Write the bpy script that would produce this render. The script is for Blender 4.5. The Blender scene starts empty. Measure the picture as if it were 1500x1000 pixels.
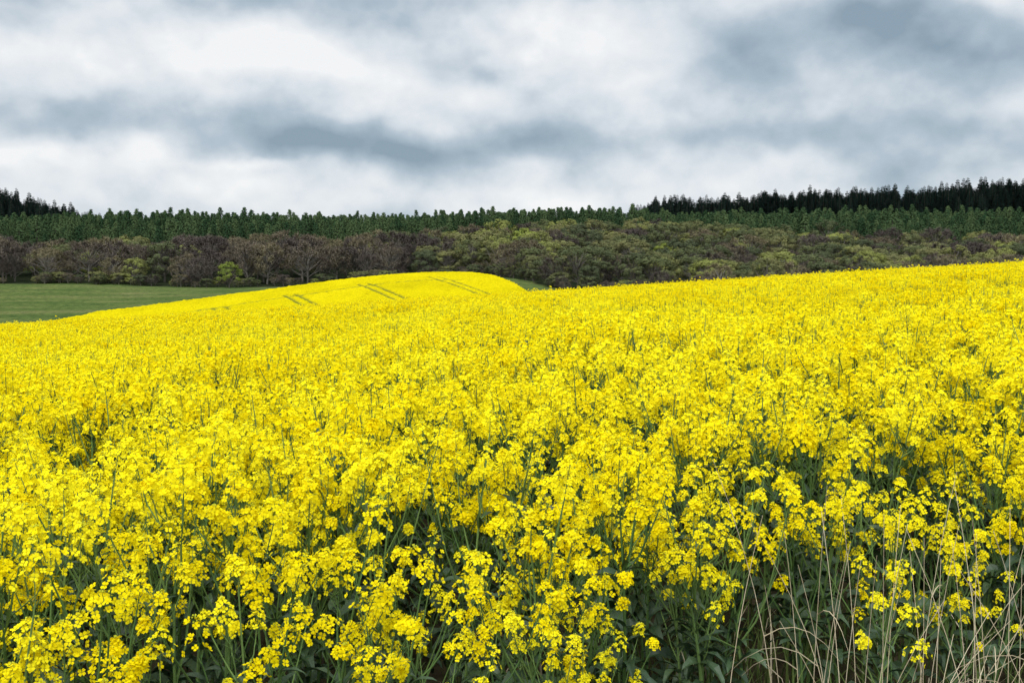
import bpy, math, random
import numpy as np
from mathutils import Vector, Matrix, Quaternion

scene = bpy.context.scene
R = random.Random(7)
F_PX = 1458.0
CAM_Z = 1.75

# ------------------------------------------------------------------ helpers
def sm(a, b, x):
    t = np.clip((np.asarray(x, float) - a) / (b - a), 0, 1)
    return t * t * (3 - 2 * t)

PY  = [-100, 60, 110, 150, 200, 280, 340, 400, 450, 520, 750, 1000, 9000]
PLv = [-6, -6, -6.4, -6.0, -4.6, -1.8, 2, 8.5, 14, 18, 24, 26, 26]
PRv = [-6, -6, -6.4, -6.0, -4.6, -0.5, 5, 11, 15.5, 19, 24, 26, 26]

def G(x, y):
    """terrain height"""
    x = np.asarray(x, float); y = np.asarray(y, float)
    yn = np.clip(y, -60, 140)
    near = 0.063 * 80 * np.tanh(x / 80) + 0.003 * yn - 0.00024 * np.where(yn > 0, yn * yn, 0)
    t = sm(-60, 60, x)
    far = np.interp(y, PY, PLv) * (1 - t) + np.interp(y, PY, PRv) * t
    sx = np.where(x < -15, 26.0, 27.0)
    far = far + 4.5 * np.exp(-0.5 * (((x + 15) / sx) ** 2 + ((y - 215) / 45.0) ** 2))
    far = far + 3.6 * np.exp(-0.5 * (((x - 15) / 38.0) ** 2 + ((y - 375) / 45.0) ** 2))
    far = far + sm(560, 700, y) * (21 * sm(-285, -380, x) + 12 * sm(40, 100, x) + 12 * sm(90, 390, x))
    far = far + 1.5 * np.sin(x / 26.0 + 1) * np.sin(y / 33.0) * sm(240, 320, y)
    w = sm(75, 125, y)
    return near * (1 - w) + far * w

def sight(px, py, lift=0.0):
    """survey a point of the far terrain from its bearing/elevation"""
    u = (px - 750) / F_PX; s = (400 - py) / F_PX
    y = 95.0
    while y < 420:
        if float(G(u * y, y)) + lift >= CAM_Z + s * y:
            return (u * y, y)
        y += 0.5
    return (u * 235, 235)

class MB:
    def __init__(s): s.v = []; s.f = []; s.m = []
    def add(s, vs, fs, mat):
        o = len(s.v); s.v.extend([tuple(v) for v in vs])
        for f in fs:
            s.f.append(tuple(i + o for i in f)); s.m.append(mat)
    def mesh(s, name, mats, smooth=False):
        me = bpy.data.meshes.new(name)
        me.from_pydata(s.v, [], s.f)
        for m in mats: me.materials.append(m)
        me.polygons.foreach_set("material_index", s.m)
        if smooth: me.polygons.foreach_set("use_smooth", [True] * len(s.f))
        me.update(); return me

def basis(d):
    d = d.normalized()
    a = Vector((0, 0, 1)) if abs(d.z) < 0.9 else Vector((1, 0, 0))
    e1 = d.cross(a).normalized(); e2 = d.cross(e1).normalized()
    return e1, e2

def tube(mb, pts, rad, sides, mat):
    vs = []; fs = []
    n = len(pts)
    for i, p in enumerate(pts):
        d = (pts[min(i + 1, n - 1)] - pts[max(i - 1, 0)])
        e1, e2 = basis(d)
        for k in range(sides):
            a = 2 * math.pi * k / sides
            vs.append(p + e1 * (math.cos(a) * rad[i]) + e2 * (math.sin(a) * rad[i]))
    for i in range(n - 1):
        for k in range(sides):
            k2 = (k + 1) % sides
            fs.append((i * sides + k, i * sides + k2, (i + 1) * sides + k2, (i + 1) * sides + k))
    mb.add(vs, fs, mat)

def rdir(r, up=0.0):
    while True:
        v = Vector((r.uniform(-1, 1), r.uniform(-1, 1), r.uniform(-1, 1) + up))
        if 0.05 < v.length: return v.normalized()

def quad(mb, c, n, s, asp, mat, r):
    e1, e2 = basis(n)
    a = r.uniform(0, 6.28)
    f1 = (e1 * math.cos(a) + e2 * math.sin(a)) * s * 0.5
    f2 = (e2 * math.cos(a) - e1 * math.sin(a)) * s * 0.5 * asp
    mb.add([c - f1 * 1.0, c - f2, c + f1, c + f2], [(0, 1, 2, 3)], mat)

# ------------------------------------------------------------------ materials
def newmat(name):
    m = bpy.data.materials.new(name); m.use_nodes = True
    nt = m.node_tree; nt.nodes.clear()
    return m, nt

def foliage_mat(name, ca, cb, transl=0.25, nscale=3.0, rough=0.6, gloss=False, cc=None, det=0, nw=1.1, rw=.7, off=-.4, extra=None):
    m, nt = newmat(name); N = nt.nodes; L = nt.links
    out = N.new('ShaderNodeOutputMaterial')
    oi = N.new('ShaderNodeObjectInfo')
    if nscale > 0:
        geo = N.new('ShaderNodeNewGeometry')
        nz = N.new('ShaderNodeTexNoise'); nz.inputs['Scale'].default_value = nscale; nz.inputs['Detail'].default_value = det
        L.new(geo.outputs['Position'], nz.inputs['Vector'])
        fac = N.new('ShaderNodeMath'); fac.operation = 'MULTIPLY_ADD'
        L.new(nz.outputs['Fac'], fac.inputs[0]); fac.inputs[1].default_value = nw
        fac.inputs[2].default_value = off
        f2 = N.new('ShaderNodeMath'); f2.operation = 'MULTIPLY_ADD'
        L.new(oi.outputs['Random'], f2.inputs[0]); f2.inputs[1].default_value = rw; L.new(fac.outputs[0], f2.inputs[2])
        last = f2.outputs[0]
    else:
        last = oi.outputs['Random']
    cr = N.new('ShaderNodeValToRGB'); L.new(last, cr.inputs[0])
    cr.color_ramp.elements[0].position = 0.1; cr.color_ramp.elements[0].color = (*ca, 1)
    cr.color_ramp.elements[1].position = 0.9; cr.color_ramp.elements[1].color = (*cb, 1)
    if cc:
        e = cr.color_ramp.elements.new(0.45); e.color = (*cc, 1)
    if extra:
        e = cr.color_ramp.elements.new(0.68); e.color = (*extra, 1)
    if gloss:
        b = N.new('ShaderNodeBsdfPrincipled'); b.inputs['Roughness'].default_value = rough
        b.inputs['Specular IOR Level'].default_value = 0.35
        L.new(cr.outputs[0], b.inputs['Base Color'])
    else:
        b = N.new('ShaderNodeBsdfDiffuse'); L.new(cr.outputs[0], b.inputs['Color'])
    if transl > 0:
        t = N.new('ShaderNodeBsdfTranslucent'); L.new(cr.outputs[0], t.inputs['Color'])
        mx = N.new('ShaderNodeMixShader'); mx.inputs[0].default_value = transl
        L.new(b.outputs[0], mx.inputs[1]); L.new(t.outputs[0], mx.inputs[2])
        L.new(mx.outputs[0], out.inputs['Surface'])
    else:
        L.new(b.outputs[0], out.inputs['Surface'])
    return m

M_PETAL = foliage_mat('rapeseed_petal', (0.87, 0.705, 0.005), (0.93, 0.82, 0.016), 0.3, 0)
M_BUD   = foliage_mat('rapeseed_bud', (0.42, 0.44, 0.03), (0.58, 0.56, 0.04), 0, 0)
M_STEM  = foliage_mat('rapeseed_stem', (0.075, 0.135, 0.042), (0.145, 0.22, 0.068), 0.0, 0)
M_LEAF  = foliage_mat('rapeseed_leaf', (0.024, 0.052, 0.022), (0.062, 0.105, 0.046), 0.0, 9.0, 0.45, True)
PLANT_MATS = [M_PETAL, M_BUD, M_STEM, M_LEAF]

M_BARK = foliage_mat('bark', (0.10, 0.09, 0.075), (0.20, 0.18, 0.15), 0.0, 0)
M_TWIG = foliage_mat('budding_twigs', (0.082, 0.068, 0.060), (0.185, 0.160, 0.095), 0.0, 0.3, cc=(0.110, 0.090, 0.078), extra=(.145, .120, .085), nw=.3, rw=.95, off=-.12)
M_OLIVE = foliage_mat('olive_leaves', (0.070, 0.082, 0.044), (0.20, 0.215, 0.062), 0.0, 0.3, cc=(0.100, 0.114, 0.050), extra=(.145, .142, .062), nw=.3, rw=.95, off=-.12)
M_SPRING = foliage_mat('spring_leaves', (0.15, 0.19, 0.04), (0.24, 0.27, 0.06), 0.1, 0.4)
M_PINE = foliage_mat('pine_needles', (0.026, 0.052, 0.024), (0.070, 0.105, 0.044), 0.0, 0.12, nw=.6, rw=.9, off=-.25)
M_SPRUCE = foliage_mat('spruce_needles_hazed', (0.022, 0.040, 0.034), (0.050, 0.076, 0.058), 0.0, 0.12, nw=.6, rw=.9, off=-.25)  # bluish distance haze is mixed into the needle colour
M_STRAW = foliage_mat('straw', (0.42, 0.34, 0.22), (0.62, 0.54, 0.38), 0, 8.0)
M_GRASS = foliage_mat('margin_grass', (0.035, 0.065, 0.018), (0.10, 0.135, 0.040), 0.1, 12.0)

# ------------------------------------------------------------------ scatter (one object per mass)
def make_collection(name, meshes):
    c = bpy.data.collections.new(name)
    for i, me in enumerate(meshes):
        o = bpy.data.objects.new("%s_%02d" % (name, i), me)
        c.objects.link(o)
    return c

def scatter(name, pts, rots, scls, idx, coll, parent=None):
    me = bpy.data.meshes.new(name); me.from_pydata([tuple(map(float, p)) for p in pts], [], [])
    a = me.attributes.new('rot', 'FLOAT_VECTOR', 'POINT'); a.data.foreach_set('vector', np.array(rots, float).ravel())
    a = me.attributes.new('scl', 'FLOAT_VECTOR', 'POINT'); a.data.foreach_set('vector', np.array(scls, float).ravel())
    a = me.attributes.new('pick', 'INT', 'POINT'); a.data.foreach_set('value', np.array(idx, np.int32))
    ob = bpy.data.objects.new(name, me); scene.collection.objects.link(ob)
    ng = bpy.data.node_groups.new(name + '_gn', 'GeometryNodeTree')
    ng.interface.new_socket('Geometry', in_out='INPUT', socket_type='NodeSocketGeometry')
    ng.interface.new_socket('Geometry', in_out='OUTPUT', socket_type='NodeSocketGeometry')
    N = ng.nodes; L = ng.links
    gi = N.new('NodeGroupInput'); go = N.new('NodeGroupOutput')
    ci = N.new('GeometryNodeCollectionInfo'); ci.inputs['Collection'].default_value = coll
    ci.inputs['Separate Children'].default_value = True; ci.inputs['Reset Children'].default_value = True
    iop = N.new('GeometryNodeInstanceOnPoints')
    L.new(gi.outputs[0], iop.inputs['Points']); L.new(ci.outputs[0], iop.inputs['Instance'])
    iop.inputs['Pick Instance'].default_value = True
    def attr(nm, dt):
        n = N.new('GeometryNodeInputNamedAttribute'); n.data_type = dt; n.inputs['Name'].default_value = nm
        return n.outputs['Attribute']
    L.new(attr('pick', 'INT'), iop.inputs['Instance Index'])
    L.new(attr('rot', 'FLOAT_VECTOR'), iop.inputs['Rotation'])
    L.new(attr('scl', 'FLOAT_VECTOR'), iop.inputs['Scale'])
    L.new(iop.outputs[0], go.inputs[0])
    md = ob.modifiers.new('scatter', 'NODES'); md.node_group = ng
    if parent: ob.parent = parent
    return ob

# ------------------------------------------------------------------ rapeseed plants
def flower(mb, c, n, s, r):
    e1, e2 = basis(n); a0 = r.uniform(0, 6.28)
    cup = r.uniform(0.15, 0.55)
    for k in range(4):
        a = a0 + k * math.pi / 2 + r.uniform(-.12, .12)
        d = e1 * math.cos(a) + e2 * math.sin(a)
        t = e2 * math.cos(a) - e1 * math.sin(a)
        nn = n * cup
        mb.add([c + d * .08 * s, c + (d + nn) * .5 * s + t * .42 * s, c + (d * .98 + nn * .8) * s + t * .36 * s,
                c + (d * .98 + nn * .8) * s - t * .36 * s, c + (d + nn) * .5 * s - t * .42 * s],
               [(0, 1, 2, 3, 4)], 0)

def raceme(mb, base, d, size, r):
    L = r.uniform(.055, .135) * size
    d = d.normalized(); e1, e2 = basis(d)
    tube(mb, [base, base + d * L], [.0016, .001], 3, 2)
    n = r.randint(15, 27); a = r.uniform(0, 6.28)
    for i in range(n):
        t = i / n
        a += 2.399
        p = base + d * L * (0.10 + 0.88 * t)
        rad = (0.032 * (1 - t ** 1.4) + .008) * size * r.uniform(.6, 1.25)
        o = e1 * math.cos(a) + e2 * math.sin(a)
        c = p + o * rad + d * rad * r.uniform(.3, .8)
        nn = (o * (1.1 - t * .7) + d * (.4 + t * .6) + rdir(r) * .4).normalized()
        flower(mb, c, nn, .0107 * r.uniform(.82, 1.15), r)
        w = o.cross(d) * .0007
        mb.add([p - w, p + w, c], [(0, 1, 2)], 2)
    top = base + d * L
    for i in range(8):
        c = top + rdir(r, .4) * .009 * size
        s = .0033
        dd = rdir(r, .8); f1, f2 = basis(dd)
        mb.add([c - dd * s * 1.4, c + f1 * s, c + f2 * s, c - f1 * s, c - f2 * s, c + dd * s * 1.4],
               [(5, 2, 1), (5, 3, 2), (5, 4, 3), (5, 1, 4)], 1)
    for i in range(r.randint(4, 10)):
        a += 2.399
        p = base - d * r.uniform(-.01, .11) * size
        o = e1 * math.cos(a) + e2 * math.sin(a)
        q = p + (o * r.uniform(.6, 1) + d * .8) * r.uniform(.02, .042)
        w = o.cross(d) * .0010
        mb.add([p - w, p + w, q + w * .8, q - w * .8], [(0, 1, 2, 3)], 2)

def leaf(mb, base, out, length, width, r, droop=.6):
    out = Vector((out.x, out.y, 0)).normalized(); side = Vector((-out.y, out.x, 0))
    ns = 6; vs = []; fs = []
    p = base.copy(); ang = r.uniform(.3, 1.1)
    roll = r.uniform(-.6, .6)
    for i in range(ns + 1):
        t = i / ns
        w = width * .5 * (math.sin(math.pi * min(1, t * .93 + .07)) ** .7) * (1 + .22 * math.sin(i * 2.4 + r.uniform(0, 1)))
        d = out * math.cos(ang) + Vector((0, 0, 1)) * math.sin(ang)
        up = (Vector((0, 0, 1)) * math.cos(ang) - out * math.sin(ang))
        sd = side * math.cos(roll) + up * math.sin(roll)
        fold = up * w * .5
        vs += [p + sd * w + fold, p.copy(), p - sd * w + fold]
        p = p + d * (length / ns)
        ang -= droop * r.uniform(.2, .55)
        roll += r.uniform(-.15, .15)
    for i in range(ns):
        a = i * 3
        fs += [(a, a + 1, a + 4, a + 3), (a + 1, a + 2, a + 5, a + 4)]
    mb.add(vs, fs, 3)

def plant(seed, edge=False):
    r = random.Random(seed); mb = MB()
    h = r.uniform(.95, 1.14)
    lean = Vector((r.uniform(-.1, .1), r.uniform(-.1, .1), 0))
    ph = r.uniform(0, 6)
    def P(t):
        return Vector((lean.x * t * t + .012 * math.sin(t * 5 + ph), lean.y * t * t + .012 * math.cos(t * 4 + ph), h * t))
    pts = [P(i / 9) for i in range(10)]
    tube(mb, pts, [.0078 * (1 - .72 * i / 9) for i in range(10)], 5, 2)
    raceme(mb, pts[-1], pts[-1] - pts[-2] + rdir(r) * .02, r.uniform(1.05, 1.4), r)
    nb = r.randint(5, 8)
    a = r.uniform(0, 6.28)
    for b in range(nb):
        a += 2.3 + r.uniform(-.4, .4)
        t0 = r.uniform(.36, .80) if edge else r.uniform(.46, .86)
        p = P(t0); o = Vector((math.cos(a), math.sin(a), 0))
        tip = h * (r.uniform(.68, .99) if edge else r.uniform(.78, 1.02))
        tip = max(tip, p.z + .10)
        H = tip - p.z; W = H * r.uniform(.30, .75)
        bp = []
        for i in range(6):
            q = i / 5
            bp.append(p + o * W * (q ** .75) + Vector((0, 0, H * (q ** 1.15))) + rdir(r) * .004)
        tube(mb, bp, [.0039 * (1 - .5 * i / 5) for i in range(6)], 4, 2)
        dd = (bp[-1] - bp[-2]).normalized() + Vector((0, 0, .5))
        raceme(mb, bp[-1], dd, r.uniform(.7, 1.2), r)
        leaf(mb, p, o + rdir(r) * .3, r.uniform(.06, .12), r.uniform(.013, .028), r, .5)
        if r.random() < .45:
            q0 = bp[2]; o2 = Vector((math.cos(a + r.uniform(-1.4, 1.4)), math.sin(a + r.uniform(-1.4, 1.4)), 0))
            H2 = r.uniform(.06, .18)
            sp = [q0, q0 + o2 * H2 * .4 + Vector((0, 0, H2 * .45)), q0 + o2 * H2 * .6 + Vector((0, 0, H2))]
            tube(mb, sp, [.0022, .0018, .0015], 3, 2)
            raceme(mb, sp[-1], sp[-1] - sp[-2] + Vector((0, 0, .05)), r.uniform(.4, .75), r)
    for i in range(r.randint(9, 13)):
        t = r.uniform(.10, .60); a += 2.3
        o = Vector((math.cos(a), math.sin(a), 0))
        big = 1 - t
        leaf(mb, P(t), o, r.uniform(.08, .14) + .05 * big, r.uniform(.020, .036) + .018 * big, r, .8)
    return mb.mesh('rapeseed_%d' % seed, PLANT_MATS)

def tile(seed, lod):
    r = random.Random(seed); mb = MB()
    n = 178 if lod == 1 else 160
    ph = [r.uniform(0, 6) for _ in range(4)]
    for i in range(n):
        x = r.uniform(-.54, .54); y = r.uniform(-.54, .54)
        z = 1.10 - abs(r.gauss(0, .14)) + .06 * math.sin(x * 7 + ph[0]) * math.sin(y * 6 + ph[1])
        if r.random() < .06: z += r.uniform(.04, .14)
        c = Vector((x, y, z)); hr = r.uniform(.022, .042)
        if lod == 1:
            for k in range(20):
                d = rdir(r, .25); q = c + Vector((d.x * hr, d.y * hr, d.z * hr * 1.3)) * r.uniform(.6, 1.15)
                quad(mb, q, d + rdir(r) * .5, r.uniform(.017, .026), r.uniform(.7, 1), 0, r)
            quad(mb, c + Vector((0, 0, hr * 1.2)), rdir(r), .014, .8, 1, r)
        else:
            for k in range(10):
                d = rdir(r, .25); q = c + d * hr * r.uniform(.4, 1.1)
                quad(mb, q, d + rdir(r) * .5, r.uniform(.028, .043), r.uniform(.6, 1), 0, r)
        b = Vector((x + r.uniform(-.08, .08), y + r.uniform(-.08, .08), z - r.uniform(.3, .5)))
        tube(mb, [b, c], [.0045, .002], 3, 2)
        if lod == 1 and r.random() < .6:
            for k in range(4):
                o = rdir(r, .5); w = Vector((-o.y, o.x, 0)) * .0015
                p = c - Vector((0, 0, r.uniform(.03, .12)))
                mb.add([p - w, p + w, p + o * .035], [(0, 1, 2)], 2)
    for i in range(7):   # bare green shoots sticking out of the canopy
        x = r.uniform(-.5, .5); y = r.uniform(-.5, .5); z = r.uniform(1.0, 1.18)
        tube(mb, [Vector((x, y, .6)), Vector((x + r.uniform(-.05, .05), y, z))], [.005, .003], 3, 2)
        quad(mb, Vector((x, y, z)), rdir(r), .022, .8, 1, r)
    for i in range(60):
        c = Vector((r.uniform(-.5, .5), r.uniform(-.5, .5), r.uniform(.25, .78)))
        quad(mb, c, rdir(r, .3), r.uniform(.08, .16), .35, 3, r)
    for i in range(18):
        x = r.uniform(-.5, .5); y = r.uniform(-.5, .5)
        tube(mb, [Vector((x, y, 0)), Vector((x + r.uniform(-.05, .05), y, .8))], [.007, .005], 3, 2)
    return mb.mesh('rapeseed_patch_%d' % seed, PLANT_MATS)

rape = bpy.data.objects.new('rapeseed_field', None); scene.collection.objects.link(rape)
C_PL = make_collection('rapeseed_plant', [plant(100 + i) for i in range(12)])
C_ED = make_collection('rapeseed_edge_plant', [plant(200 + i, True) for i in range(10)])
C_T1 = make_collection('rapeseed_patch_mid', [tile(300 + i, 1) for i in range(6)])
C_T2 = make_collection('rapeseed_patch_far', [tile(400 + i, 2) for i in range(5)])

def edge_y(x):
    return 2.86 + .48 * max(-1.6, min(x, 1.9)) + .10 * math.sin(x * 2.1 + 1)

def undul(x, y):
    return 1 + .045 * math.sin(x * .9 + 1.3 * math.sin(y * .35)) * math.cos(y * .7 + x * .2) + .03 * math.sin(y * .31 + x * .17)

A = [[], [], [], []]; E = [[], [], [], []]; T1 = [[], [], [], []]; T2 = [[], [], [], []]
def put(Lst, x, y, rot, s, i):
    Lst[0].append((x, y, float(G(x, y)))); Lst[1].append(rot); Lst[2].append(s); Lst[3].append(i)

for iy in range(1, 74):
    for ix in range(-52, 53):
        cx, cy = ix + .5, iy + .5
        if abs(cx) > .60 * cy + 3.5: continue
        dist = math.hypot(cx, cy) + R.uniform(-.6, .6)
        if dist < 8.5:
            for k in range(32):
                x = cx + R.uniform(-.5, .5); y = cy + R.uniform(-.5, .5)
                e = y - edge_y(x)
                if e < 0 or (e > .9 and k >= 24): continue
                s = undul(x, y) * R.uniform(.86, 1.12)
                tilt = .10
                if e < .45:
                    s *= .82 + .14 * R.random(); tilt = .16
                    put(E, x, y, (R.uniform(-tilt, tilt), R.uniform(-tilt, tilt), R.uniform(0, 6.28)), (s * 1.02, s * 1.02, s), R.randrange(10))
                else:
                    if e < 1.0: s *= .95
                    put(A, x, y, (R.uniform(-tilt, tilt), R.uniform(-tilt, tilt), R.uniform(0, 6.28)), (s, s, s), R.randrange(12))
        else:
            T = T1 if dist < 22 else T2
            s = undul(cx, cy)
            rz = R.randrange(4) * math.pi / 2 + R.uniform(-.15, .15)
            put(T, cx + R.uniform(-.1, .1), cy + R.uniform(-.1, .1), (0, 0, rz), (1, 1, s * R.uniform(.96, 1.04)), R.randrange(6 if T is T1 else 5))
for k in range(14):
    x = R.uniform(-2.2, 2.4); y = edge_y(x) - R.uniform(.05, .35)
    s = R.uniform(.45, .8)
    put(E, x, y, (R.uniform(-.2, .2), R.uniform(-.2, .2), R.uniform(0, 6.28)), (s, s, s), R.randrange(10))

scatter('flowering_plants', *A, C_PL, rape)
scatter('edge_plants', *E, C_ED, rape)
scatter('crop_canopy', *T1, C_T1, rape)
scatter('crop_canopy_far', *T2, C_T2, rape)
print("plants", len(A[0]), len(E[0]), len(T1[0]), len(T2[0]))

# ------------------------------------------------------------------ terrain sheet
def axis(segs):
    out = []
    for a, b, s in segs: out += list(np.arange(a, b, s))
    return np.array(out)
ys = axis([(-400, -40, 40), (-40, 120, 2), (120, 600, 6), (600, 1500, 30), (1500, 8001, 500)])
xp = axis([(0, 80, 2), (80, 600, 8), (600, 1500, 60), (1500, 8001, 500)])
xs = np.concatenate([-xp[:0:-1], xp])
X, Y = np.meshgrid(xs, ys); Z = G(X, Y)
nx, ny = len(xs), len(ys)
verts = np.stack([X.ravel(), Y.ravel(), Z.ravel()], 1).tolist()
faces = [(j * nx + i, j * nx + i + 1, (j + 1) * nx + i + 1, (j + 1) * nx + i) for j in range(ny - 1) for i in range(nx - 1)]
gm = bpy.data.meshes.new('ground'); gm.from_pydata(verts, [], faces)
gm.polygons.foreach_set("use_smooth", [True] * len(faces))
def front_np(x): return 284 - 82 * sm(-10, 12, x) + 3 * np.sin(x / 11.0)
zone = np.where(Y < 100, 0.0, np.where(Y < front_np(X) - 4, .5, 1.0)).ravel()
at = gm.attributes.new('zone', 'FLOAT', 'POINT'); at.data.foreach_set('value', zone)
ground = bpy.data.objects.new('ground', gm); scene.collection.objects.link(ground)
m, nt = newmat('ground_mat'); N = nt.nodes; L = nt.links
out = N.new('ShaderNodeOutputMaterial'); b = N.new('ShaderNodeBsdfDiffuse')
L.new(b.outputs[0], out.inputs[0])
geo = N.new('ShaderNodeNewGeometry')
def noise(nt, vec, sc, det=4, rough=.55):
    n = nt.nodes.new('ShaderNodeTexNoise'); n.inputs['Scale'].default_value = sc
    n.inputs['Detail'].default_value = det; n.inputs['Roughness'].default_value = rough
    nt.links.new(vec, n.inputs['Vector']); return n.outputs['Fac']
def ramp(nt, fac, stops):
    c = nt.nodes.new('ShaderNodeValToRGB'); nt.links.new(fac, c.inputs[0])
    el = c.color_ramp.elements
    while len(el) < len(stops): el.new(.5)
    for e, (p, col) in zip(el, stops): e.position = p; e.color = (*col, 1)
    return c.outputs[0]
def mix(nt, f, a, b_, mode='MIX'):
    n = nt.nodes.new('ShaderNodeMix'); n.data_type = 'RGBA'; n.blend_type = mode
    for s, v in ((n.inputs[0], f), (n.inputs[6], a), (n.inputs[7], b_)):
        if hasattr(v, 'links'): nt.links.new(v, s)
        else: s.default_value = v
    return n.outputs[2]
pos = geo.outputs['Position']
soil = ramp(nt, noise(nt, pos, 9, 4, .7), [(.3, (.022, .020, .012)), (.6, (.060, .050, .030)), (.75, (.13, .11, .07))])
mp = N.new('ShaderNodeMapping'); mp.inputs['Scale'].default_value = (.05, .10, .05); L.new(pos, mp.inputs[0])
g1 = ramp(nt, noise(nt, mp.outputs[0], 1.0, 6, .65), [(.3, (.045, .072, .024)), (.48, (.068, .098, .032)), (.6, (.098, .115, .044)), (.72, (.12, .12, .058))])
g2 = ramp(nt, noise(nt, pos, .8, 5, .8), [(.35, (.42, .48, .46)), (.65, (1.5, 1.42, 1.25))])
grass = mix(nt, 1.0, g1, g2, 'MULTIPLY')
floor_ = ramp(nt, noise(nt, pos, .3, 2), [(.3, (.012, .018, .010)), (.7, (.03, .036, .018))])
za = N.new('ShaderNodeAttribute'); za.attribute_name = 'zone'
def maprange(nt, v, a, b_):
    n = nt.nodes.new('ShaderNodeMapRange'); nt.links.new(v, n.inputs[0]); n.inputs[1].default_value = a; n.inputs[2].default_value = b_
    return n.outputs[0]
c1 = mix(nt, maprange(nt, za.outputs['Fac'], .1, .4), soil, grass)
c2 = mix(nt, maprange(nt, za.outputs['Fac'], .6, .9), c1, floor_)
L.new(c2, b.inputs['Color'])
gm.materials.append(m)

# ------------------------------------------------------------------ far hill of rapeseed
poly = [(-64, 128), (-67, 160), (-56, 197), (-39, 224), (-24, 240), (-14, 243), (-9, 234), (-3, 215), (1, 197), (3.6, 178), (6, 150), (8, 95), (-60, 95)]
step = .45
hx = np.arange(-72, 12, step); hy = np.arange(90, 250, step)
HX, HY = np.meshgrid(hx, hy)
inside = np.zeros(HX.shape, bool); dmin = np.full(HX.shape, 1e9)
for i in range(len(poly)):
    x1, y1 = poly[i]; x2, y2 = poly[(i + 1) % len(poly)]
    cond = ((y1 > HY) != (y2 > HY))
    xi = (x2 - x1) * (HY - y1) / ((y2 - y1) if y2 != y1 else 1e-9) + x1
    inside ^= cond & (HX < xi)
    t = np.clip(((HX - x1) * (x2 - x1) + (HY - y1) * (y2 - y1)) / ((x2 - x1) ** 2 + (y2 - y1) ** 2), 0, 1)
    dmin = np.minimum(dmin, np.hypot(HX - x1 - t * (x2 - x1), HY - y1 - t * (y2 - y1)))
sd = np.where(inside, dmin, -dmin)
trams = [[(425, 431), (445, 441), (472, 454)], [(532, 415), (565, 427), (606, 446)],
         [(636, 405), (672, 416), (718, 433)], [(322, 449), (328, 455), (345, 463)],
         [(230, 462), (300, 452), (380, 440), (425, 434), (480, 426), (532, 418), (585, 412), (636, 409), (690, 410)]]
tr = np.zeros(HX.shape)
for li, line in enumerate(trams):
    W = [sight(px, py, 1.1) for px, py in line]
    dl = np.full(HX.shape, 1e9)
    for (x1, y1), (x2, y2) in zip(W[:-1], W[1:]):
        ln = (x2 - x1) ** 2 + (y2 - y1) ** 2 + 1e-6
        t = np.clip(((HX - x1) * (x2 - x1) + (HY - y1) * (y2 - y1)) / ln, 0, 1)
        dl = np.minimum(dl, np.hypot(HX - x1 - t * (x2 - x1), HY - y1 - t * (y2 - y1)))
    k = np.exp(-((np.abs(dl) - 1.0) / .42) ** 2) if li < 4 else np.exp(-(np.maximum(np.abs(dl) - .5, 0) / .7) ** 2) * .7
    if li == 3: k = k * .8
    tr = np.maximum(tr, k)
rng = np.random.default_rng(3)
hz = G(HX, HY) + np.clip(sd / .6, 0, 1) * (1.1 - .40 * tr + rng.normal(0, .07, HX.shape)) - .02
use = sd > -.5
idm = -np.ones(HX.shape, int); idm[use] = np.arange(use.sum())
vv = np.stack([HX[use] + rng.uniform(-.12, .12, use.sum()), HY[use] + rng.uniform(-.12, .12, use.sum()), hz[use]], 1)
ff = []
for j in range(HX.shape[0] - 1):
    for i in range(HX.shape[1] - 1):
        q = (idm[j, i], idm[j, i + 1], idm[j + 1, i + 1], idm[j + 1, i])
        if min(q) >= 0: ff.append(tuple(int(k) for k in q))
hm = bpy.data.meshes.new('hill_rapeseed_field'); hm.from_pydata(vv.tolist(), [], ff)
at = hm.attributes.new('tram', 'FLOAT', 'POINT'); at.data.foreach_set('value', np.maximum(tr, np.where(sd < .35, .8, 0))[use])
hill = bpy.data.objects.new('hill_rapeseed_field', hm); scene.collection.objects.link(hill)
m, nt = newmat('distant_rapeseed'); N = nt.nodes; L = nt.links
out = N.new('ShaderNodeOutputMaterial'); b = N.new('ShaderNodeBsdfDiffuse'); L.new(b.outputs[0], out.inputs[0])
geo = N.new('ShaderNodeNewGeometry'); pos = geo.outputs['Position']
mp = N.new('ShaderNodeMapping'); mp.inputs['Scale'].default_value = (.10, .035, .1); mp.inputs['Rotation'].default_value = (0, 0, .3); L.new(pos, mp.inputs[0])
y1 = ramp(nt, noise(nt, mp.outputs[0], 1.0, 5, .6), [(.3, (.42, .35, .004)), (.55, (.52, .43, .004)), (.75, (.57, .475, .006))])
y2 = ramp(nt, noise(nt, pos, 4.0, 3, .7), [(.3, (.60, .62, .6)), (.6, (1.08, 1.06, 1))])
yy = mix(nt, 1.0, y1, y2, 'MULTIPLY')
ta = N.new('ShaderNodeAttribute'); ta.attribute_name = 'tram'
cc = mix(nt, maprange(nt, ta.outputs['Fac'], .2, .85), yy, (.10, .12, .02, 1))
L.new(cc, b.inputs['Color'])
hm.materials.append(m)

# ------------------------------------------------------------------ trees
def limb(mb, a, b_, r0, r1, r, mat=0, seg=3):
    pts = []
    for i in range(seg + 1):
        t = i / seg
        p = a.lerp(b_, t) + rdir(r) * (.04 * (b_ - a).length * (0 < i < seg)); p.z += .10 * (b_ - a).length * math.sin(t * math.pi) * -.3
        pts.append(p)
    tube(mb, pts, [r0 + (r1 - r0) * i / seg for i in range(seg + 1)], 3, mat)

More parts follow.
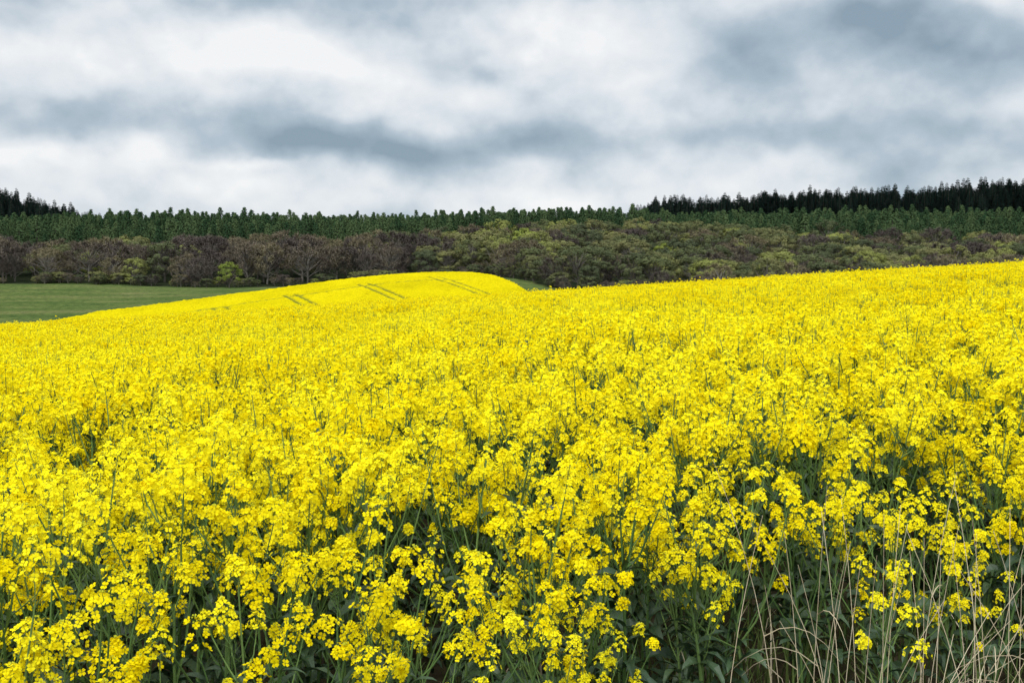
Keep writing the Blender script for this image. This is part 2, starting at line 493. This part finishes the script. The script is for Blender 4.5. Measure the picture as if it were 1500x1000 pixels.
def decid(seed, kind):
    r = random.Random(seed); mb = MB(); h = r.uniform(10.5, 13.0)
    cr = h * r.uniform(.40, .50)
    trunk = [Vector((.2 * math.sin(i), .15 * math.cos(i * 1.3), h * .7 * i / 5)) for i in range(6)]
    tube(mb, trunk, [.28 - .04 * i for i in range(6)], 6, 0)
    nclump = 46
    for c in range(nclump):
        d = rdir(r, .45)
        rr = r.uniform(.80, 1.0)
        ctr = Vector((d.x * cr * rr, d.y * cr * rr, h * .52 + d.z * h * .42 * rr))
        if ctr.z < h * .18: continue
        t0 = trunk[min(5, 1 + int(4 * max(0, (ctr.z / h - .3))) + (c % 2))]
        limb(mb, t0, ctr, .11, .035, r)
        cs = r.uniform(.9, 1.5)
        outw = (ctr - Vector((0, 0, h * .45))).normalized()
        if kind == 'twig':
            for k in range(70):
                dd = (rdir(r, .3) + outw * .8).normalized(); p = ctr + rdir(r) * cs * .7 * r.random()
                q = p + dd * r.uniform(.4, 1.1)
                w = basis(dd)[0] * r.uniform(.03, .06)
                mb.add([p - w, p + w, q], [(0, 1, 2)], 1)
            for k in range(50):
                quad(mb, ctr + rdir(r) * cs * r.random(), outw + rdir(r, .3) * .5, r.uniform(.22, .42), .7, 1, r)
        else:
            for k in range(95):
                dd = (rdir(r, .2) + outw * .4).normalized(); q = ctr + Vector((dd.x, dd.y, dd.z * .8)) * cs * (r.random() ** .35)
                quad(mb, q, dd + outw * .5 + rdir(r) * .3, r.uniform(.26, .50), .75, 1, r)
    return mb.mesh('tree_%d' % seed, [M_BARK, {'twig': M_TWIG, 'olive': M_OLIVE, 'spring': M_SPRING}[kind]])

def pine(seed):
    r = random.Random(seed); mb = MB(); h = r.uniform(12.0, 15)
    tube(mb, [Vector((0, 0, 0)), Vector((0, 0, h * .6)), Vector((0, 0, h * .97))], [.2, .13, .03], 5, 0)
    z = h * .25
    while z < h * .97:
        f = (z - h * .25) / (h * .75)
        L_ = (3.0 * (1 - f) ** .75 + .2) * r.uniform(.8, 1.15)
        n = 7
        a0 = r.uniform(0, 6)
        for k in range(n):
            a = a0 + k * 6.28 / n + r.uniform(-.3, .3); l = L_ * r.uniform(.7, 1.15)
            o = Vector((math.cos(a), math.sin(a), r.uniform(.1, .4)))
            p0 = Vector((0, 0, z)); p1 = p0 + o * l
            w = Vector((-o.y, o.x, 0)) * .03
            mb.add([p0 - w, p0 + w, p1], [(0, 1, 2)], 0)
            for j in range(6):
                t = r.uniform(.3, 1.05)
                quad(mb, p0 + o * l * t + rdir(r) * .25, Vector((o.x, o.y, .7)) + rdir(r) * .5, r.uniform(.4, .75), .65, 1, r)
        z += r.uniform(.42, .62)
    for j in range(5):
        quad(mb, Vector((0, 0, h * (.95 + .012 * j))) + rdir(r) * .1, rdir(r), .38, .6, 1, r)
    return mb.mesh('pine_%d' % seed, [M_BARK, M_PINE])

def spruce(seed):
    r = random.Random(seed); mb = MB(); h = r.uniform(15, 21)
    tube(mb, [Vector((0, 0, 0)), Vector((0, 0, h * .6)), Vector((0, 0, h))], [.25, .13, .04], 5, 0)
    z = h * .12
    wd = r.uniform(3.6, 5.2)
    while z < h * .99:
        f = z / h
        L_ = wd * (1 - f) ** .65 + .35
        n = 9
        a0 = r.uniform(0, 6)
        for k in range(n):
            a = a0 + k * 6.28 / n; l = L_ * r.uniform(.45, 1.2)
            o = Vector((math.cos(a), math.sin(a), -.12)); s = Vector((-o.y, o.x, 0))
            p0 = Vector((0, 0, z)); p1 = p0 + o * l
            mid = p0 + o * l * .6
            mb.add([p0, mid - s * l * .28, p1, mid + s * l * .28], [(0, 1, 2, 3)], 1)
            mb.add([p0, mid - Vector((0, 0, .5 * l * .6)), p1], [(0, 1, 2)], 1)
        z += r.uniform(.4, .65)
    return mb.mesh('spruce_%d' % seed, [M_BARK, M_SPRUCE])

C_DEC = make_collection('wood_tree', [decid(500 + i, 'twig') for i in range(5)] + [decid(520 + i, 'olive') for i in range(5)] + [decid(540 + i, 'spring') for i in range(2)])
C_PINE = make_collection('plantation_pine', [pine(600 + i) for i in range(6)])
C_SPR = make_collection('ridge_spruce', [spruce(700 + i) for i in range(6)])

def grid_pts(x0, x1, y0, y1, sp, r, keep):
    out = []
    y = y0
    while y < y1:
        x = x0
        while x < x1:
            px = x + r.uniform(-.42, .42) * sp; py = y + r.uniform(-.42, .42) * sp
            if keep(px, py): out.append((px, py))
            x += sp
        y += sp
    return out

r = random.Random(11)
D = [[], [], [], []]
def front(x):
    return float(front_np(x))
for (x, y) in grid_pts(-260, 330, 195, 410, 8.6, r, lambda x, y: y > front(x) and abs(x) < .72 * y + 10):
    u = x / y
    if u < -.09 and y > 352: continue
    if y > 392 - 34 * float(sm(.12, .22, u)): continue
    pg = float(sm(-.14, -.04, u)) * .78 - float(sm(.22, .45, u)) * .30
    pg = max(pg, .12) + .25 * math.sin(x / 17.0 + y / 21.0)
    i = r.randrange(5, 10) if r.random() < pg else r.randrange(5)
    if r.random() < (.035 if -.12 < u < .2 else .02): i = 10 + r.randrange(2)
    s = r.uniform(.70, 1.12)
    if u > .0: s *= .72 + .22 * float(sm(240, 330, y))
    if y < front(x) + 5: s *= r.uniform(.75, .95)
    put(D, x, y, (0, 0, r.uniform(0, 6.28)), (s * r.uniform(1.0, 1.25), s * r.uniform(1.0, 1.25), s), i)
for k in range(210):
    x = r.uniform(-240, 30); y = front(x) - r.uniform(-2, 5)
    s = r.uniform(.13, .32)
    put(D, x, y, (0, 0, r.uniform(0, 6.28)), (s * 1.5, s * 1.5, s), r.randrange(5, 10) if r.random() < .6 else r.randrange(5))
scatter('deciduous_woodland', *D, C_DEC)

S = [[], [], [], []]
put(S, -78, 275, (0, 0, 1), (.62, .62, .62), 10)
scatter('spring_green_tree', *S, C_DEC)

Pn = [[], [], [], []]
for (x, y) in grid_pts(-400, 440, 366, 590, 5.2, r, lambda x, y: abs(x) < .72 * y):
    if x / y < .18 and y < (415 if x / y > -.06 else 385): continue
    s = r.uniform(.72, 1.14)
    put(Pn, x, y, (r.uniform(-.03, .03), r.uniform(-.03, .03), r.uniform(0, 6.28)), (s, s, s), r.randrange(6))
scatter('pine_plantation', *Pn, C_PINE)

Sp = [[], [], [], []]
for (x, y) in grid_pts(-560, 560, 640, 750, 5.8, r, lambda x, y: (x < -283 or x > 88) and abs(x) < .75 * y):
    s = r.uniform(.58, 1.12) * (1 + .10 * math.sin(x / 14.0) * math.sin(x / 5.3))
    put(Sp, x, y, (r.uniform(-.03, .03), r.uniform(-.03, .03), r.uniform(0, 6.28)), (s * r.uniform(.9, 1.2), s * r.uniform(.9, 1.2), s), r.randrange(6))
scatter('spruce_forest', *Sp, C_SPR)
print("trees", len(D[0]), len(Pn[0]), len(Sp[0]))

# ------------------------------------------------------------------ grasses at the field edge
mb = MB(); r = random.Random(5)
for k in range(52):
    x = r.gauss(1.3, .28); y = r.uniform(2.5, 3.3)
    z0 = float(G(x, y)); L_ = r.uniform(.7, 1.12)
    a = r.uniform(0, 6.28); bend = r.uniform(.05, .40)
    o = Vector((math.cos(a), math.sin(a) * .5, 0))
    pts = [Vector((x, y, z0)) + o * bend * (t / 7) ** 1.8 + Vector((0, 0, L_ * (t / 7) * (1 - .12 * (t / 7) * bend))) for t in range(8)]
    tube(mb, pts, [.0019 * (1 - .6 * i / 7) for i in range(8)], 3, 0)
    if r.random() < .5:
        p = pts[r.randint(1, 4)]; a2 = r.uniform(0, 6.28); o2 = Vector((math.cos(a2), math.sin(a2), 0))
        ll = r.uniform(.15, .35)
        bl = [p + o2 * ll * t / 5 + Vector((0, 0, ll * (.9 * t / 5 - 1.1 * (t / 5) ** 2))) for t in range(6)]
        tube(mb, bl, [.002 * (1 - .8 * i / 5) for i in range(6)], 3, 0)
dg = bpy.data.objects.new('dry_grass', mb.mesh('dry_grass', [M_STRAW])); scene.collection.objects.link(dg)

mb = MB()
for k in range(5200):
    x = r.uniform(-3.2, 4.2); y = edge_y(x) + r.uniform(-1.1, 1.1)
    z0 = float(G(x, y)); hgt = r.uniform(.12, .42); a = r.uniform(0, 6.28)
    o = Vector((math.cos(a), math.sin(a), 0)); w = Vector((-o.y, o.x, 0)) * r.uniform(.002, .005)
    b0 = Vector((x, y, z0)); b1 = b0 + o * hgt * .18 + Vector((0, 0, hgt * .6)); b2 = b0 + o * hgt * r.uniform(.4, .7) + Vector((0, 0, hgt * r.uniform(.8, 1)))
    mb.add([b0 - w, b0 + w, b1 + w * .8, b1 - w * .8, b2], [(0, 1, 2, 3), (3, 2, 4)], 1 if r.random() < .08 else 0)
mg = bpy.data.objects.new('margin_grass', mb.mesh('margin_grass', [M_GRASS, M_STRAW])); scene.collection.objects.link(mg)

# ------------------------------------------------------------------ sky
SUN_EL, SUN_AZ = 52, 212
world = bpy.data.worlds.new("World"); scene.world = world; world.use_nodes = True
nt = world.node_tree; N = nt.nodes; L = nt.links; N.clear()
wo = N.new('ShaderNodeOutputWorld'); bg = N.new('ShaderNodeBackground'); bg.inputs[1].default_value = .1
L.new(bg.outputs[0], wo.inputs[0])
sky = N.new('ShaderNodeTexSky'); sky.sky_type = 'NISHITA'; sky.sun_disc = False
sky.sun_elevation = math.radians(SUN_EL); sky.sun_rotation = math.radians(SUN_AZ)
tc = N.new('ShaderNodeTexCoord')
sep = N.new('ShaderNodeSeparateXYZ'); L.new(tc.outputs['Generated'], sep.inputs[0])
def M(op, a, b_=None, c=None):
    n = N.new('ShaderNodeMath'); n.operation = op
    for i, v in enumerate((a, b_, c)):
        if v is None: continue
        if hasattr(v, 'links'): L.new(v, n.inputs[i])
        else: n.inputs[i].default_value = v
    return n.outputs[0]
def VM(op, a, b_=None, c=None):
    n = N.new('ShaderNodeVectorMath'); n.operation = op
    for i, v in enumerate((a, b_, c)):
        if v is None: continue
        if hasattr(v, 'links'): L.new(v, n.inputs[i])
        else: n.inputs[i].default_value = v
    return n.outputs['Value'] if op in ('DOT_PRODUCT', 'LENGTH') else n.outputs['Vector']
dx, dy, dz = sep.outputs
def cloud_noise(off, sc, det, rough, zs):
    mp = N.new('ShaderNodeMapping'); mp.inputs['Scale'].default_value = (1, 1, zs); mp.inputs['Location'].default_value = (1.93, .4, off * zs)
    L.new(tc.outputs['Generated'], mp.inputs[0])
    n = N.new('ShaderNodeTexNoise'); n.inputs['Scale'].default_value = sc; n.inputs['Detail'].default_value = det
    n.inputs['Roughness'].default_value = rough
    L.new(mp.outputs[0], n.inputs['Vector']); return n
nA = cloud_noise(0, 8.0, 6, .47, 1.35)
nB = cloud_noise(.016, 8.0, 5, .47, 1.35)
azel = N.new('ShaderNodeCombineXYZ'); L.new(M('ARCTAN2', dx, dy), azel.inputs[0]); L.new(M('ARCSINE', dz), azel.inputs[1])
warped = VM('MULTIPLY_ADD', nA.outputs['Color'], (.20, .10, 0), azel.outputs[0])
blobs = [(240, 0, 330, 44, 1.5), (15, 85, 50, 20, .6), (690, 98, 80, 24, 1.1), (1330, 95, 220, 44, 1.35), (1000, -5, 170, 24, 1.3),
         (230, 198, 320, 28, .95), (560, 226, 220, 28, 1.3), (950, 212, 330, 32, .85), (1350, 222, 260, 44, .9),
         (860, 75, 110, 50, -1.0), (380, 112, 290, 30, -1.0), (60, 242, 120, 16, -.8), (350, 254, 80, 14, -.8),
         (600, 292, 320, 16, -.45), (1400, 20, 160, 18, -.7)]
tot = None
for (px, py, sx, sy, amp) in blobs:
    a0 = math.atan((px - 750) / F_PX) + .10; e0 = math.atan((400 - py) / F_PX) + .05
    ix, iy = F_PX / sx, F_PX / sy
    v = VM('MULTIPLY_ADD', warped, (ix, iy, 0), (-a0 * ix, -e0 * iy, 0))
    g = M('POWER', math.exp(-.9), VM('DOT_PRODUCT', v, v))
    tot = M('MULTIPLY', g, amp) if tot is None else M('MULTIPLY_ADD', g, amp, tot)
T = M('MULTIPLY_ADD', nA.outputs['Fac'], .75, .28 - .375)
T = M('MULTIPLY_ADD', tot, .29, T)
T = M('MULTIPLY_ADD', M('SUBTRACT', nB.outputs['Fac'], nA.outputs['Fac']), 1.6, T)
cr = ramp(nt, T, [(.04, (.93, .94, .95)), (.28, (.73, .78, .83)), (.52, (.46, .55, .63)), (.82, (.27, .36, .44))])
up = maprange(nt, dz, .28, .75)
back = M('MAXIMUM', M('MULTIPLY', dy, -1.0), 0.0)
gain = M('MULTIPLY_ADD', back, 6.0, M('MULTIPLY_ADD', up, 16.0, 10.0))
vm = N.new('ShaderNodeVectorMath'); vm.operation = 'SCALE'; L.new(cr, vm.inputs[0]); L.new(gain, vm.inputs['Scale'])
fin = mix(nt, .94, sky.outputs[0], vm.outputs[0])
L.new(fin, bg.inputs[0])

sd_ = bpy.data.lights.new('sun', 'SUN'); sd_.energy = 1.5; sd_.angle = math.radians(12); sd_.color = (1, .97, .92)
so = bpy.data.objects.new('sun', sd_); scene.collection.objects.link(so)
e, a = math.radians(SUN_EL), math.radians(SUN_AZ)
v = Vector((math.sin(a) * math.cos(e), math.cos(a) * math.cos(e), math.sin(e)))
so.rotation_euler = v.to_track_quat('Z', 'Y').to_euler()

# ------------------------------------------------------------------ camera
cam = bpy.data.cameras.new('camera'); cam.lens = 35; cam.sensor_width = 36; cam.clip_end = 20000; cam.clip_start = .05
co = bpy.data.objects.new('camera', cam); scene.collection.objects.link(co)
co.location = (0, 0, CAM_Z); co.rotation_euler = (math.radians(90) - math.atan(100 / F_PX), 0, 0)
scene.camera = co
scene.view_settings.view_transform = 'Standard'; scene.view_settings.look = 'None'; scene.view_settings.exposure = 0
